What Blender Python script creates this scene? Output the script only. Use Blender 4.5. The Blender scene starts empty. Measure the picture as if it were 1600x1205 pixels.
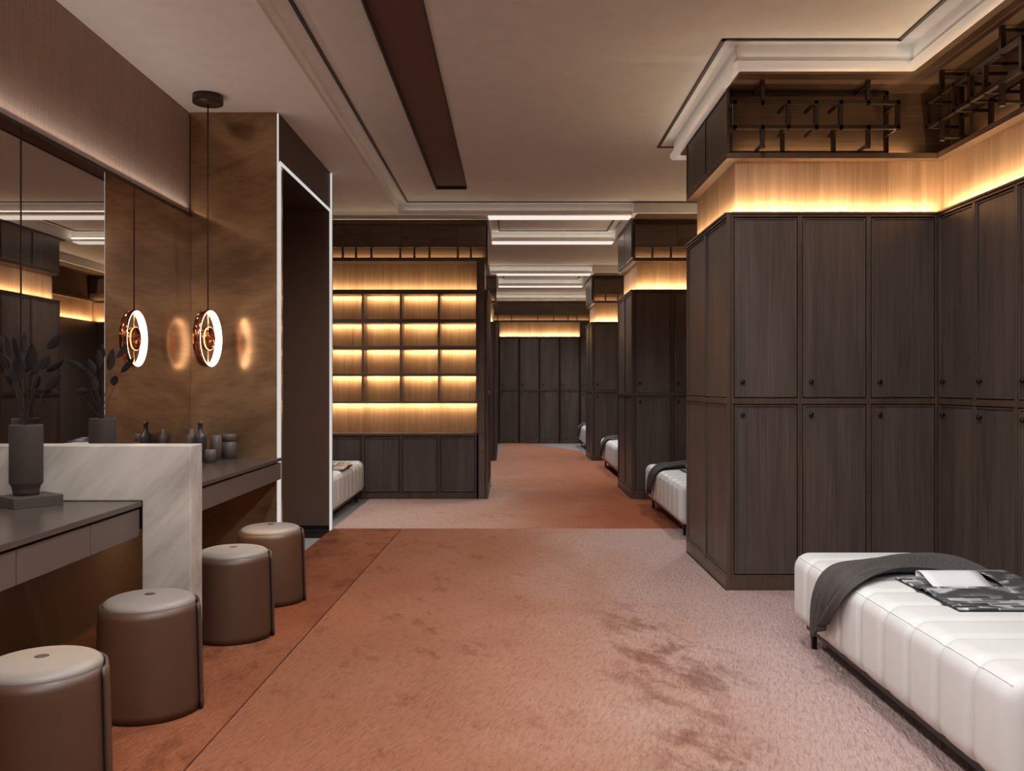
import bpy, bmesh, math, random
from mathutils import Vector, Matrix, Euler
random.seed(7)
S = bpy.context.scene
C = S.collection
PI = math.pi
F, CX, CY, EYE = 1380.0, 802.0, 603.0, 1.3

def pt(px, py, Y):
    """world point seen at a photograph pixel, at depth Y"""
    return Vector(((px - CX) * Y / F, Y, EYE - (py - CY) * Y / F))

# ------------------------------------------------------------------ materials
def srgb(r, g, b):
    f = lambda c: (c / 12.92 if c <= 0.04045 else ((c + 0.055) / 1.055) ** 2.4)
    return (f(r / 255), f(g / 255), f(b / 255), 1)

class NT:
    def __init__(s, name):
        s.m = bpy.data.materials.new(name); s.m.use_nodes = True
        s.t = s.m.node_tree; s.n = s.t.nodes; s.b = s.n['Principled BSDF']
        s.tc = s.n.new('ShaderNodeTexCoord')
    def link(s, a, b): s.t.links.new(a, b)
    def coords(s, scale=(1, 1, 1), rnd=True, rot=(0, 0, 0)):
        mp = s.n.new('ShaderNodeMapping'); mp.inputs['Scale'].default_value = scale
        src = s.tc.outputs['Object']
        if any(rot):
            ro = s.n.new('ShaderNodeMapping'); ro.inputs['Rotation'].default_value = rot
            s.link(src, ro.inputs['Vector']); src = ro.outputs['Vector']
        s.link(src, mp.inputs['Vector'])
        if rnd:
            oi = s.n.new('ShaderNodeObjectInfo')
            mu = s.n.new('ShaderNodeMath'); mu.operation = 'MULTIPLY'; mu.inputs[1].default_value = 37.0
            s.link(oi.outputs['Random'], mu.inputs[0])
            s.link(mu.outputs[0], mp.inputs['Location'])
        return mp.outputs['Vector']
    def noise(s, vec, scale=5, detail=4, rough=.55, dist=0):
        n = s.n.new('ShaderNodeTexNoise')
        n.inputs['Scale'].default_value = scale; n.inputs['Detail'].default_value = detail
        n.inputs['Roughness'].default_value = rough; n.inputs['Distortion'].default_value = dist
        if vec is not None: s.link(vec, n.inputs['Vector'])
        return n.outputs['Fac']
    def ramp(s, fac, stops):
        r = s.n.new('ShaderNodeValToRGB'); e = r.color_ramp.elements
        while len(e) < len(stops): e.new(.5)
        for i, (p, c) in enumerate(stops):
            e[i].position = p; e[i].color = c if len(c) == 4 else (*c, 1)
        s.link(fac, r.inputs['Fac']); return r.outputs['Color']
    def mix(s, fac, a, b, mode='MIX'):
        m = s.n.new('ShaderNodeMix'); m.data_type = 'RGBA'; m.blend_type = mode
        if isinstance(fac, (int, float)): m.inputs[0].default_value = fac
        else: s.link(fac, m.inputs[0])
        for i, v in ((6, a), (7, b)):
            if isinstance(v, tuple): m.inputs[i].default_value = v
            else: s.link(v, m.inputs[i])
        return m.outputs[2]
    def math(s, op, a, b=0.0, clamp=False):
        m = s.n.new('ShaderNodeMath'); m.operation = op; m.use_clamp = clamp
        for i, v in ((0, a), (1, b)):
            if isinstance(v, (int, float)): m.inputs[i].default_value = v
            else: s.link(v, m.inputs[i])
        return m.outputs[0]
    def xyz(s):
        x = s.n.new('ShaderNodeSeparateXYZ'); s.link(s.tc.outputs['Object'], x.inputs[0]); return x.outputs
    def rng(s, v, a, b, c=0.0, d=1.0):
        m = s.n.new('ShaderNodeMapRange'); m.interpolation_type = 'SMOOTHSTEP'
        for i, k in ((1, a), (2, b), (3, c), (4, d)): m.inputs[i].default_value = k
        s.link(v, m.inputs[0]); return m.outputs[0]
    def bump(s, h, strength=.3, dist=.01):
        b = s.n.new('ShaderNodeBump'); b.inputs['Strength'].default_value = strength
        b.inputs['Distance'].default_value = dist
        s.link(h, b.inputs['Height']); s.link(b.outputs[0], s.b.inputs['Normal'])
    def set(s, color=None, rough=.5, metal=0, spec=.5, **k):
        if color is not None:
            if isinstance(color, tuple): s.b.inputs['Base Color'].default_value = color
            else: s.link(color, s.b.inputs['Base Color'])
        s.b.inputs['Roughness'].default_value = rough; s.b.inputs['Metallic'].default_value = metal
        s.b.inputs['Specular IOR Level'].default_value = spec
        for a, v in k.items(): s.b.inputs[a].default_value = v
        return s.m

def plain(name, col, rough=.5, metal=0, spec=.5):
    n = NT(name)
    v = n.noise(n.coords((1, 1, 1)), 9, 3)
    c2 = tuple(x * .86 for x in col[:3]) + (1,)
    return n.set(n.mix(v, c2, col), rough, metal, spec)

def wood(name, c1, c2, rough=.45, horiz=False, spec=.4, fine=1.0):
    n = NT(name)
    sc = (38, 38, 1.1) if not horiz else (1.1, 1.1, 38)
    sc2 = (150, 150, 2.5) if not horiz else (2.5, 2.5, 150)
    sc3 = (5, 5, .55) if not horiz else (.55, .55, 5)
    a = n.noise(n.coords(sc), 1, 5, .6, .6)
    b = n.noise(n.coords(sc2), 1, 3, .6)
    d = n.noise(n.coords(sc3), 1, 3, .5, 1.2)
    f = n.math('ADD', n.math('MULTIPLY', a, .5), n.math('MULTIPLY', d, .5))
    col = n.ramp(f, [(.33, c1), (.66, c2)])
    dk = n.ramp(b, [(.32, (.62, .62, .62)), (.55, (1, 1, 1))])
    col = n.mix(.75 * fine, col, dk, 'MULTIPLY')
    n.bump(b, .12, .002)
    return n.set(col, rough, 0, spec)

def emit(name, col, strength):
    n = NT(name); n.set((0, 0, 0, 1), .5)
    n.b.inputs['Emission Color'].default_value = col; n.b.inputs['Emission Strength'].default_value = strength
    return n.m

M = {}
M['dark'] = wood('dark_stained_wood', srgb(66, 55, 49), srgb(92, 79, 71), .42)
M['darkh'] = wood('dark_stained_wood_crossgrain', srgb(78, 64, 55), srgb(106, 89, 77), .45, True)
M['frame'] = wood('dark_stile_wood', srgb(66, 51, 42), srgb(90, 72, 60), .33)
M['mid'] = wood('brown_soffit_wood', srgb(86, 64, 46), srgb(112, 85, 62), .5, True)
M['oak'] = wood('light_oak', srgb(146, 112, 82), srgb(184, 148, 114), .5, False, .3, .6)
M['oakshelf'] = wood('shelf_oak', srgb(140, 106, 78), srgb(174, 138, 104), .5, False, .3, .8)
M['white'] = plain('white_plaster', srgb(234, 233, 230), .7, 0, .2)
M['taupe'] = plain('dimmed_tray_plaster', srgb(208, 206, 202), .75, 0, .15)  # ceiling plaster toned down, putting the tray's dimmer light into its colour
M['black'] = plain('black_metal', srgb(30, 26, 24), .4, .4)
M['inlay'] = plain('black_inlay', srgb(38, 32, 28), .6)
M['lattice'] = plain('dark_bronze_metal', srgb(60, 46, 36), .35, .55)
M['slot'] = plain('maroon_recess', srgb(84, 50, 48), .6)
n = NT('grasscloth_wallpaper')
a = n.noise(n.coords((160, 160, 3), False), 1, 3); b = n.noise(n.coords((3, 3, 160), False), 1, 2)
f = n.math('ADD', n.math('MULTIPLY', a, .65), n.math('MULTIPLY', b, .35))
M['paper'] = n.set(n.ramp(f, [(.3, srgb(138, 118, 108)), (.7, srgb(164, 144, 132))]), .8, 0, .15); n.bump(f, .15, .002)
n = NT('smoked_mirror'); M['mirror'] = n.set((.70, .64, .60, 1), .015, 1)
n = NT('bronze_stone')
a = n.noise(n.coords((1.5, 1.5, 3.4), False, (0, .3, 0)), 1.2, 5, .5, .6); b = n.noise(n.coords((7, 7, 34), False, (0, .12, 0)), 1, 5, .7)
c = n.ramp(a, [(.25, srgb(124, 94, 68)), (.75, srgb(186, 150, 112))])
c = n.mix(n.rng(b, .4, .75, 0, .3), c, srgb(84, 66, 52))
M['bronze'] = n.set(c, .17, .62); n.bump(b, .04, .002)
n = NT('grey_marble')
a = n.noise(n.coords((2.6, 2.6, .75), False, (0, -.75, 0)), 1.6, 6, .6, .4)
b = n.noise(n.coords((14, 14, 2.2), False, (0, -.75, 0)), 1.0, 5, .65, .3)
f = n.math('ADD', n.math('MULTIPLY', a, .65), n.math('MULTIPLY', b, .35))
M['marble'] = n.set(n.ramp(f, [(.32, srgb(136, 127, 118)), (.5, srgb(178, 168, 157)), (.68, srgb(200, 190, 179))]), .35)
M['counter'] = plain('taupe_countertop', srgb(72, 61, 55), .25)
M['drawer'] = plain('taupe_lacquer', srgb(88, 74, 66), .42)
M['lower'] = plain('brown_lower_wall', srgb(116, 94, 76), .4)
M['laminate'] = plain('dark_brown_laminate', srgb(94, 72, 60), .28)
M['header'] = plain('deep_brown_header', srgb(66, 42, 36), .5)
n = NT('white_leather')
a = n.noise(n.coords((1, 1, 1)), 260, 3)
M['leather'] = n.set(n.mix(n.noise(n.coords(), 3, 2), srgb(206, 204, 200), srgb(216, 214, 211)), .42, 0, .4); n.bump(a, .06, .001)
M['seam'] = plain('leather_seam', srgb(236, 234, 230), .5)
n = NT('charcoal_knit')
w1 = n.n.new('ShaderNodeTexWave'); w1.inputs['Scale'].default_value = 150; n.link(n.coords((1, 1, 1), False, (.3, .2, .6)), w1.inputs['Vector'])
a = n.noise(n.coords((1, 1, 1), False), 240, 3)
f = n.math('MULTIPLY', a, w1.outputs['Fac'])
M['knit'] = n.set(n.ramp(f, [(.1, srgb(46, 43, 42)), (.6, srgb(116, 110, 106))]), .95, 0, .1); n.bump(a, .6, .003)
M['shell'] = plain('taupe_leather', srgb(80, 54, 38), .45)
M['shelledge'] = plain('dark_leather_edge', srgb(58, 46, 40), .5)
n = NT('stool_cushion_leather'); a = n.noise(n.coords(), 300, 2)
M['cushion'] = n.set(n.mix(n.noise(n.coords(), 4, 2), srgb(122, 110, 102), srgb(134, 122, 114)), .5); n.bump(a, .05, .001)
M['hole'] = plain('dark_button', srgb(48, 42, 40), .5)
M['copper'] = plain('polished_copper', srgb(206, 132, 92), .12, 1)
M['canopy'] = plain('brown_bronze_canopy', srgb(66, 46, 40), .4, .3)
M['glow'] = emit('ring_light', (1, .80, .58, 1), 6.0)
M['led'] = emit('white_led', (1, .96, .92, 1), .42)
M['cove'] = emit('cove_led', (1, .90, .80, 1), .6)
n = NT('cove_moulding'); M['mould'] = n.set(srgb(232, 224, 214), .5); n.b.inputs['Emission Color'].default_value = (1, .88, .76, 1); n.b.inputs['Emission Strength'].default_value = .13  # plaster bead; the light falling on it is put in as faint emission
n = NT('grey_floor_tile')
M['tile'] = n.set(n.mix(n.noise(n.coords((1, 1, 1), False), 2, 4), srgb(150, 146, 144), srgb(176, 172, 170)), .3)
M['vase'] = plain('dark_grey_ceramic', srgb(56, 46, 41), .7, 0, .25)
M['board'] = wood('smoked_board', srgb(52, 44, 39), srgb(70, 60, 53), .5, True)
M['leaf'] = plain('dried_dark_leaf', srgb(34, 27, 26), .8, 0, .2)
M['stem'] = plain('dried_stem', srgb(44, 35, 32), .7, 0, .2)
M['bottle'] = plain('matte_taupe_bottle', srgb(92, 78, 72), .5)
M['bottled'] = plain('matte_dark_bottle', srgb(54, 46, 44), .4)
M['cover'] = plain('black_magazine_cover', srgb(34, 33, 33), .4)
n = NT('greyscale_printed_page')
a = n.noise(n.coords((3.2, 5.5, 1)), 1.6, 3, .5, .8)
x = n.xyz()
ck = n.n.new('ShaderNodeTexBrick'); ck.inputs['Scale'].default_value = 3.3
for k, v in (('Color1', (.02, .02, .02, 1)), ('Color2', (.45, .45, .46, 1)), ('Mortar', (.62, .62, .62, 1))): ck.inputs[k].default_value = v
ck.inputs['Mortar Size'].default_value = .012; n.link(n.coords((1.3, 2.2, 1)), ck.inputs['Vector'])
M['page'] = n.set(n.mix(n.ramp(a, [(.45, (0, 0, 0)), (.55, (1, 1, 1))]), ck.outputs['Color'], srgb(70, 68, 68)), .3)
M['paperw'] = plain('white_paper', srgb(222, 220, 220), .35)

# carpets: a dyed carpet whose colour drifts across its width, with worn dark blotches
def carpet(name, kind):
    n = NT(name); X, Y, Z = n.xyz()
    big = n.noise(n.coords((1.1, .8, 1), False), 1.0, 5, .62, .5)
    med = n.noise(n.coords((6, 3.0, 1), False, (0, 0, -.3)), 1.0, 7, .68, .15)
    xs = n.math('ADD', X, n.math('MULTIPLY', n.math('SUBTRACT', big, .5), 1.4))
    if kind == 'strip':
        col = n.ramp(big, [(.3, srgb(128, 68, 42)), (.5, srgb(154, 90, 60)), (.7, srgb(172, 108, 76))])
        st = n.rng(med, .5, .66, 0, .55)
        col = n.mix(st, col, srgb(104, 48, 28))
    elif kind == 'front':
        t = n.rng(xs, -1.0, 1.6)
        col = n.ramp(t, [(0, srgb(164, 104, 76)), (.35, srgb(188, 132, 106)), (.62, srgb(203, 158, 137)), (1, srgb(214, 183, 175))])
        st = n.math('MULTIPLY', n.rng(med, .42, .62), n.math('MULTIPLY', n.rng(n.math('ABSOLUTE', n.math('SUBTRACT', X, n.math('ADD', .72, n.math('MULTIPLY', n.math('SUBTRACT', big, .5), .9)))), .05, .34, 1, 0),
                    n.rng(Y, 5.6, 4.6, 0, 1)), True)
        col = n.mix(n.math('MULTIPLY', st, .7), col, srgb(130, 78, 60))
        st2 = n.math('MULTIPLY', n.rng(med, .54, .68), n.rng(X, .6, -.5, 0, .6))
        col = n.mix(st2, col, srgb(132, 72, 48))
    else:
        t = n.rng(xs, -1.5, 1.3)
        col = n.ramp(t, [(0, srgb(222, 186, 172)), (.45, srgb(214, 168, 144)), (.72, srgb(198, 136, 106)), (1, srgb(172, 96, 62))])
        far = n.rng(Y, 9, 15, 0, .7)
        col = n.mix(far, col, srgb(198, 138, 112))
        st = n.rng(med, .54, .7, 0, .25); col = n.mix(st, col, srgb(150, 84, 56))
    fib = n.noise(n.coords((64, 17, 1), False, (0, 0, .3)), 1.0, 4, .62, .5)
    fin = n.noise(n.coords((260, 200, 1), False), 1.0, 2, .6)
    h = n.math('ADD', n.math('MULTIPLY', fib, 1.0), n.math('ADD', n.math('MULTIPLY', fin, .35), n.math('MULTIPLY', med, .8)))
    col = n.mix(n.rng(fib, .55, .3, 0, .3), col, srgb(110, 66, 48))
    n.bump(h, .9, .042)
    return n.set(col, .93, 0, .12)
M['carpet_strip'] = carpet('orange_carpet_strip', 'strip')
M['carpet_front'] = carpet('faded_orange_carpet', 'front')
M['carpet_back'] = carpet('pink_orange_carpet', 'back')

# ------------------------------------------------------------------ object helpers
def tag(o, label=None, cat=None, group=None, kind=None):
    if label: o['label'] = label
    if cat: o['category'] = cat
    if group: o['group'] = group
    if kind: o['kind'] = kind
    return o

def thing(name, label, cat, loc=(0, 0, 0), rotz=0, group=None):
    o = bpy.data.objects.new(name, None); C.objects.link(o)
    o.empty_display_size = .1
    o.location = loc; o.rotation_euler = (0, 0, rotz)
    return tag(o, label, cat, group)

def link_mesh(name, me, mat, parent=None, smooth=False, bevel=0, subsurf=0, solid=0):
    o = bpy.data.objects.new(name, me); C.objects.link(o)
    if mat is not None: me.materials.append(M[mat])
    if parent is not None: o.parent = parent
    if smooth:
        for p in me.polygons: p.use_smooth = True
    if solid:
        m = o.modifiers.new('thick', 'SOLIDIFY'); m.thickness = solid; m.offset = 0
    if bevel:
        m = o.modifiers.new('edge', 'BEVEL'); m.width = bevel; m.segments = 2; m.limit_method = 'ANGLE'
    if subsurf:
        m = o.modifiers.new('sub', 'SUBSURF'); m.levels = subsurf; m.render_levels = subsurf
    return o

def raw(name, verts, faces, mat, parent=None, **k):
    me = bpy.data.meshes.new(name); me.from_pydata([tuple(v) for v in verts], [], faces); me.update()
    return link_mesh(name, me, mat, parent, **k)

BOXF = [(0, 1, 3, 2), (4, 6, 7, 5), (0, 4, 5, 1), (2, 3, 7, 6), (0, 2, 6, 4), (1, 5, 7, 3)]
def boxes(name, lst, mat, parent=None, bevel=0, **k):
    V, Fc = [], []
    for (x0, x1, y0, y1, z0, z1) in lst:
        b = len(V)
        for x in (x0, x1):
            for y in (y0, y1):
                for z in (z0, z1): V.append((x, y, z))
        Fc += [tuple(b + i for i in f) for f in BOXF]
    return raw(name, V, Fc, mat, parent, bevel=bevel, **k)

def struct(name, lst, mat, bevel=0, **k):
    return tag(boxes(name, lst, mat, None, bevel, **k), kind='structure')

def lathe(name, prof, mat, parent=None, seg=40, axis='Z', loc=(0, 0, 0), **k):
    V, Fc = [], []
    n = len(prof)
    for i in range(seg):
        a = 2 * PI * i / seg
        for (r, h) in prof:
            p = Vector((r * math.cos(a), r * math.sin(a), h))
            if axis == 'Y': p = Vector((p.x, -p.z, p.y))
            if axis == 'X': p = Vector((p.z, p.x, p.y))
            V.append(p + Vector(loc))
    for i in range(seg):
        j = (i + 1) % seg
        for q in range(n - 1):
            Fc.append((i * n + q, j * n + q, j * n + q + 1, i * n + q + 1))
    o = raw(name, V, Fc, mat, parent, smooth=True, **k)
    bm = bmesh.new(); bm.from_mesh(o.data)
    bmesh.ops.remove_doubles(bm, verts=bm.verts, dist=1e-5)
    bmesh.ops.recalc_face_normals(bm, faces=bm.faces)
    bm.to_mesh(o.data); bm.free()
    for p in o.data.polygons: p.use_smooth = True
    return o

def tube(name, pts, r, mat, parent=None, seg=8, taper=1.0):
    pts = [Vector(p) for p in pts]; V, Fc = [], []
    n = len(pts)
    for i, p in enumerate(pts):
        d = (pts[min(i + 1, n - 1)] - pts[max(i - 1, 0)]).normalized()
        u = d.cross(Vector((0.13, 1, 0.07))).normalized(); w = d.cross(u)
        rr = r * (1 + (taper - 1) * i / max(1, n - 1))
        for k in range(seg):
            a = 2 * PI * k / seg
            V.append(p + (u * math.cos(a) + w * math.sin(a)) * rr)
    for i in range(n - 1):
        for k in range(seg):
            Fc.append((i * seg + k, i * seg + (k + 1) % seg, (i + 1) * seg + (k + 1) % seg, (i + 1) * seg + k))
    Fc.append(tuple(range(seg - 1, -1, -1))); Fc.append(tuple((n - 1) * seg + k for k in range(seg)))
    return raw(name, V, Fc, mat, parent, smooth=True)

def dup(root, loc=None, rotz=None, label=None, group=None):
    r = root.copy(); C.objects.link(r)
    if loc is not None: r.location = loc
    if rotz is not None: r.rotation_euler = (0, 0, rotz)
    if label: r['label'] = label
    if group: r['group'] = group
    for ch in list(root.children):
        c = ch.copy(); C.objects.link(c); c.parent = r
        for g in list(ch.children):
            d = g.copy(); C.objects.link(d); d.parent = c
    return r

def area(name, loc, direction, sx, sy, power, col, spread=PI):
    l = bpy.data.lights.new(name, 'AREA'); l.shape = 'RECTANGLE'; l.size = sx; l.size_y = sy
    l.energy = power; l.color = col; l.spread = spread
    o = bpy.data.objects.new(name, l); C.objects.link(o); o.location = loc
    o.rotation_euler = Vector(direction).to_track_quat('-Z', 'Y').to_euler()
    return o
def spot(name, loc, target, power, col, ang=100, blend=.8, rad=.05):
    l = bpy.data.lights.new(name, 'SPOT'); l.energy = power; l.color = col
    l.spot_size = math.radians(ang); l.spot_blend = blend if ang < 165 else .3; l.shadow_soft_size = rad
    o = bpy.data.objects.new(name, l); C.objects.link(o); o.location = loc
    o.rotation_euler = (Vector(target) - Vector(loc)).to_track_quat('-Z', 'Y').to_euler()
    return o
WARM = (1, .74, .45); SOFT = (1, .87, .74); NEUT = (.97, .98, 1)
STRIP_W = 3.3      # watts per metre of the warm LED strips

# ------------------------------------------------------------------ key dimensions
XL = -2.242                     # left (vanity) wall
YE = 6.14                       # stone end wall
XD = -1.63                      # plane of the doorway / left corridor side
YD = 7.94                       # far side of the doorway
ZC, ZT = 3.2, 3.316             # lower ceiling, tray ceiling
XU, XW = 1.344, 2.671           # unit ends, right locker wall
UNITS = [(5.56, 6.86), (10.04, 11.36), (15.15, 16.4)]
YF = 19.75                      # far wall of lockers
YS = 10.08                      # shelf wall
XSL = -.29                      # corridor side of the left units
LT, OB = 2.392, 2.73            # locker top, overhead bottom

# ------------------------------------------------------------------ room shell
struct('floor', [(-4.2, 3.4, -2.2, 20.4, -.1, 0)], 'tile')
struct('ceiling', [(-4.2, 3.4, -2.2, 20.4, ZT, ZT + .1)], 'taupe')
low = [(-4.2, -1.27, -2.2, 9.8, ZC, ZT),
       (-1.27, 2.36, 9.8, 10.1, ZC, ZT), (-4.2, -1.27, 9.8, 10.1, ZC, ZT), (-4.2, -.28, 10.1, 11.9, ZC, ZT), (-.28, 1.32, 11.6, 11.9, ZC, ZT),
       (1.32, 2.36, 11.6, 11.9, ZC, ZT),
       (-4.2, -1.27, 11.9, 14.95, ZC, ZT), (-1.27, 2.36, 14.95, 15.25, ZC, ZT), (-4.2, -1.27, 14.95, 15.25, ZC, ZT), (-4.2, -.28, 15.25, 17.1, ZC, ZT),
       (-.28, 2.36, 16.8, 17.1, ZC, ZT), (-4.2, -1.27, 17.1, 20.4, ZC, ZT), (-1.27, 2.36, 19.55, 20.4, ZC, ZT)]
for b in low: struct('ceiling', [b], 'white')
# soffits over the locker units and along the right wall: white edges, brown underside
sof = [(2.36, 3.4, -2.2, 20.4)]
for (yf, yb) in UNITS: sof.append((1.32, 2.36, yf - .34, yb + .42 if yf < 9 else yb + .24))
for (x0, x1, y0, y1) in sof:
    struct('ceiling', [(x0, x1, y0, y1, ZC - .004, ZT)], 'white')
    struct('ceiling', [(x0 + .05, x1 + (.05 if x0 < 2 else 0), y0 + (.05 if x0 < 2 else 0), y1 - (.05 if x0 < 2 else 0), ZC - .016, ZC - .004)], 'mid')

TRIM = [0]
def trim(lst, mat, bevel=0):
    TRIM[0] += 1
    return struct('trim_%d' % TRIM[0], lst, mat, bevel)
def bead(p, q, r=.03):
    """rounded cove moulding, its lit look put in as faint emission, from p to q (x,y) along a tray edge"""
    TRIM[0] += 1
    z = ZC - .012
    o = tube('trim_%d' % TRIM[0], [(p[0], p[1], z), (q[0], q[1], z)], r, 'mould', seg=14)
    return tag(o, kind='structure')
E = .0
bead((1.32, 5.22), (2.36, 5.22)); bead((2.36, -2), (2.36, 5.22)); bead((1.32, 5.22), (1.32, 7.28)); bead((1.32, 7.28), (2.36, 7.28))
# LED profiles let into the underside of the cross beams
for (x0, x1, y) in ((-.28, 1.32, 9.97), (-.28, 1.32, 11.73), (-.28, 1.32, 15.1), (-.28, 1.32, 16.93)):
    trim([(x0, x1, y - .10, y + .10, ZC - .012, ZC)], 'cove')
# cove lights along the tray edges, shining up into the trays
def cove(loc, d, L, p=.4): area('cove_light', loc, d, L, .02, p * L, SOFT)
cove((-1.255, 4.0, ZC + .03), (.6, 0, .8), 11.5, .03)
cove((2.345, 1.7, ZC + .03), (-.6, 0, .8), 7.0, .13)
cove((1.84, 5.205, ZC + .03), (0, -.6, .8), 1.0, .13)
cove((1.305, 6.25, ZC + .03), (-.6, 0, .8), 2.0, .13)
cove((.5, 9.785, ZC + .03), (0, -.6, .8), 3.4, .1)
for (y0, y1, xa, xb) in ((10.11, 11.59, -.27, 1.31), (11.91, 14.94, -1.2, 2.3), (15.26, 16.79, -.27, 1.31), (17.11, 19.54, -1.2, 2.3)):
    cove(((xa + xb) / 2, y0 + .01, ZC + .03), (0, .6, .8), xb - xa, .33)
    cove(((xa + xb) / 2, y1 - .01, ZC + .03), (0, -.6, .8), xb - xa, .33)

def inlay(p, q, w=.022):
    (x0, y0), (x1, y1) = p, q
    h = w / 2
    trim([(min(x0, x1) - h, max(x0, x1) + h, min(y0, y1) - h, max(y0, y1) + h, ZT - .008, ZT + .002)], 'inlay')
for a, b in [((-1.163, -2), (-1.163, 9.69)), ((-1.163, 9.69), (2.25, 9.69)), ((1.225, 5.14), (1.225, 7.46)),
             ((1.225, 5.14), (2.25, 5.14)), ((2.25, -2), (2.25, 5.14)), ((1.225, 7.46), (2.25, 7.46)), ((2.25, 7.46), (2.25, 9.69)),
             ((-.18, 10.2), (-.18, 11.5)), ((-.18, 11.5), (1.22, 11.5)), ((1.22, 10.2), (1.22, 11.5)), ((-.18, 10.2), (1.22, 10.2)),
             ((-1.16, 12.0), (-1.16, 14.85)), ((-1.16, 14.85), (2.25, 14.85)), ((-1.16, 12.0), (2.25, 12.0)),
             ((-.18, 15.35), (-.18, 16.7)), ((-.18, 16.7), (1.22, 16.7)), ((1.22, 15.35), (1.22, 16.7)),
             ((-1.16, 19.45), (2.25, 19.45))]:
    inlay(a, b)
# maroon recessed slot in the tray ceiling, with its frame
trim([(-.778, -.473, -2, 8.945, ZT - .004, ZT + .002)], 'slot')
trim([(-.786, -.772, -2, 8.953, ZT - .03, ZT), (-.479, -.469, -2, 8.953, ZT - .012, ZT), (-.778, -.473, 8.935, 8.95, ZT - .03, ZT)], 'inlay')

# walls
struct('wall_left', [(XL - .15, XL - .012, -2.2, YE + .1, 2.49, ZC)], 'paper')
struct('wall_left', [(XL - .15, XL, -2.2, YE + .1, 0, .64)], 'lower')
struct('wall_left', [(XL - .15, XL - .03, -2.2, YE + .1, .64, 2.49)], 'dark')
struct('wall_end', [(XL, -1.645, YE, YE + .16, 0, ZC)], 'bronze')
struct('wall_back', [(-4.2, 3.4, -2.3, -2.2, 0, ZT)], 'paper')
struct('wall_right', [(3.275, 3.4, -2.2, 20.4, 0, ZC - .02)], 'dark')
struct('wall_far', [(-4.2, 3.4, 20.36, 20.5, 0, ZT)], 'dark')
struct('wall_left', [(-2.75, -2.65, YD, 11.4, 0, ZC)], 'dark')
struct('wall_left', [(-3.1, -3.0, YE + .1, YD, 0, ZC)], 'laminate')
struct('wall_left', [(-3.0, XL, YE + .06, YE + .16, 0, ZC)], 'laminate')
struct('wall_left', [(-2.0, -1.9, 11.4, 20.4, 0, ZC)], 'dark')
# doorway: near jamb is the end wall, far jamb is a laminate panel, header above
struct('wall_doorway', [(-3.0, XD, YD - .04, YD + .04, .045, ZC)], 'laminate', .002)
struct('wall_doorway', [(-3.0, XD - .02, YD - .02, YD + .03, 0, .045)], 'black')
struct('wall_doorway', [(XD - .16, XD - .004, YE + .02, YD - .05, 2.86, ZC)], 'header')
struct('wall_doorway', [(-3.0, XD - .165, YE + .17, YD - .05, 2.86, 2.90)], 'header')
trim([(-3.0, XD, YD - .42, YD - .05, .0, .004)], 'black')
trim([(-1.6448, -1.636, YE + .012, YE + .085, 0, ZC - .005)], 'led')
trim([(XD - .012, XD + .008, YD - .055, YD - .03, .0, ZC - .005)], 'led')
trim([(XD - .003, XD + .002, YE + .03, YD - .05, 2.845, 2.87)], 'led')

# carpets
def slab(name, poly, mat, z=.012, label=None, cat=None):
    n = len(poly)
    V = [(x, y, 0.001) for x, y in poly] + [(x, y, z) for x, y in poly]
    Fc = [tuple(range(n, 2 * n)), tuple(range(n - 1, -1, -1))] + [(i, (i + 1) % n, (i + 1) % n + n, i + n) for i in range(n)]
    o = raw(name, V, Fc, mat)
    return tag(o, label, cat)
sx = lambda y: -1.003 - (7.955 - y) * .0195
slab('carpet', [(XL + .002, -2.1), (sx(-2.1) - .004, -2.1), (sx(7.95) - .004, 7.95), (XD + .005, 7.95), (XD + .005, YE - .06), (XL + .002, YE - .06)],
     'carpet_strip', label='deep orange brown carpet strip under the four stools, left of the seam', cat='carpet')
slab('carpet', [(sx(-2.1) + .004, -2.1), (XW - .005, -2.1), (XW - .005, 5.55), (XU - .01, 5.55), (XU - .01, 6.87), (2.3, 6.87), (2.3, 7.95), (sx(7.95) + .004, 7.95)],
     'carpet_front', label='wide faded orange to pink carpet with dark blotches in the foreground', cat='carpet')
slab('carpet', [(XD + .005, 7.956), (2.3, 7.956), (2.3, 10.02), (XU - .01, 10.02), (XU - .01, 11.37), (2.3, 11.37), (2.3, 15.13), (XU - .01, 15.13), (XU - .01, 17.4), (.26, 19.70), (-.27, 19.70), (-.27, 15.13), (-1.4, 15.13), (-1.4, 11.42), (XSL + .014, 11.42), (XSL + .014, 10.02), (XD + .005, 10.02)],
     'carpet_back', label='pale pink to orange carpet along the rear corridor past the shelves', cat='carpet')
slab('carpet', [(sx(-2.1) - .004, -2.1), (sx(-2.1) + .004, -2.1), (sx(7.95) + .004, 7.95), (sx(7.95) - .004, 7.95)], 'black', .004)
bpy.context.view_layer.update()
o = C.objects['carpet.003']; o.name = 'trim_seam'; o['kind'] = 'structure'

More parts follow.
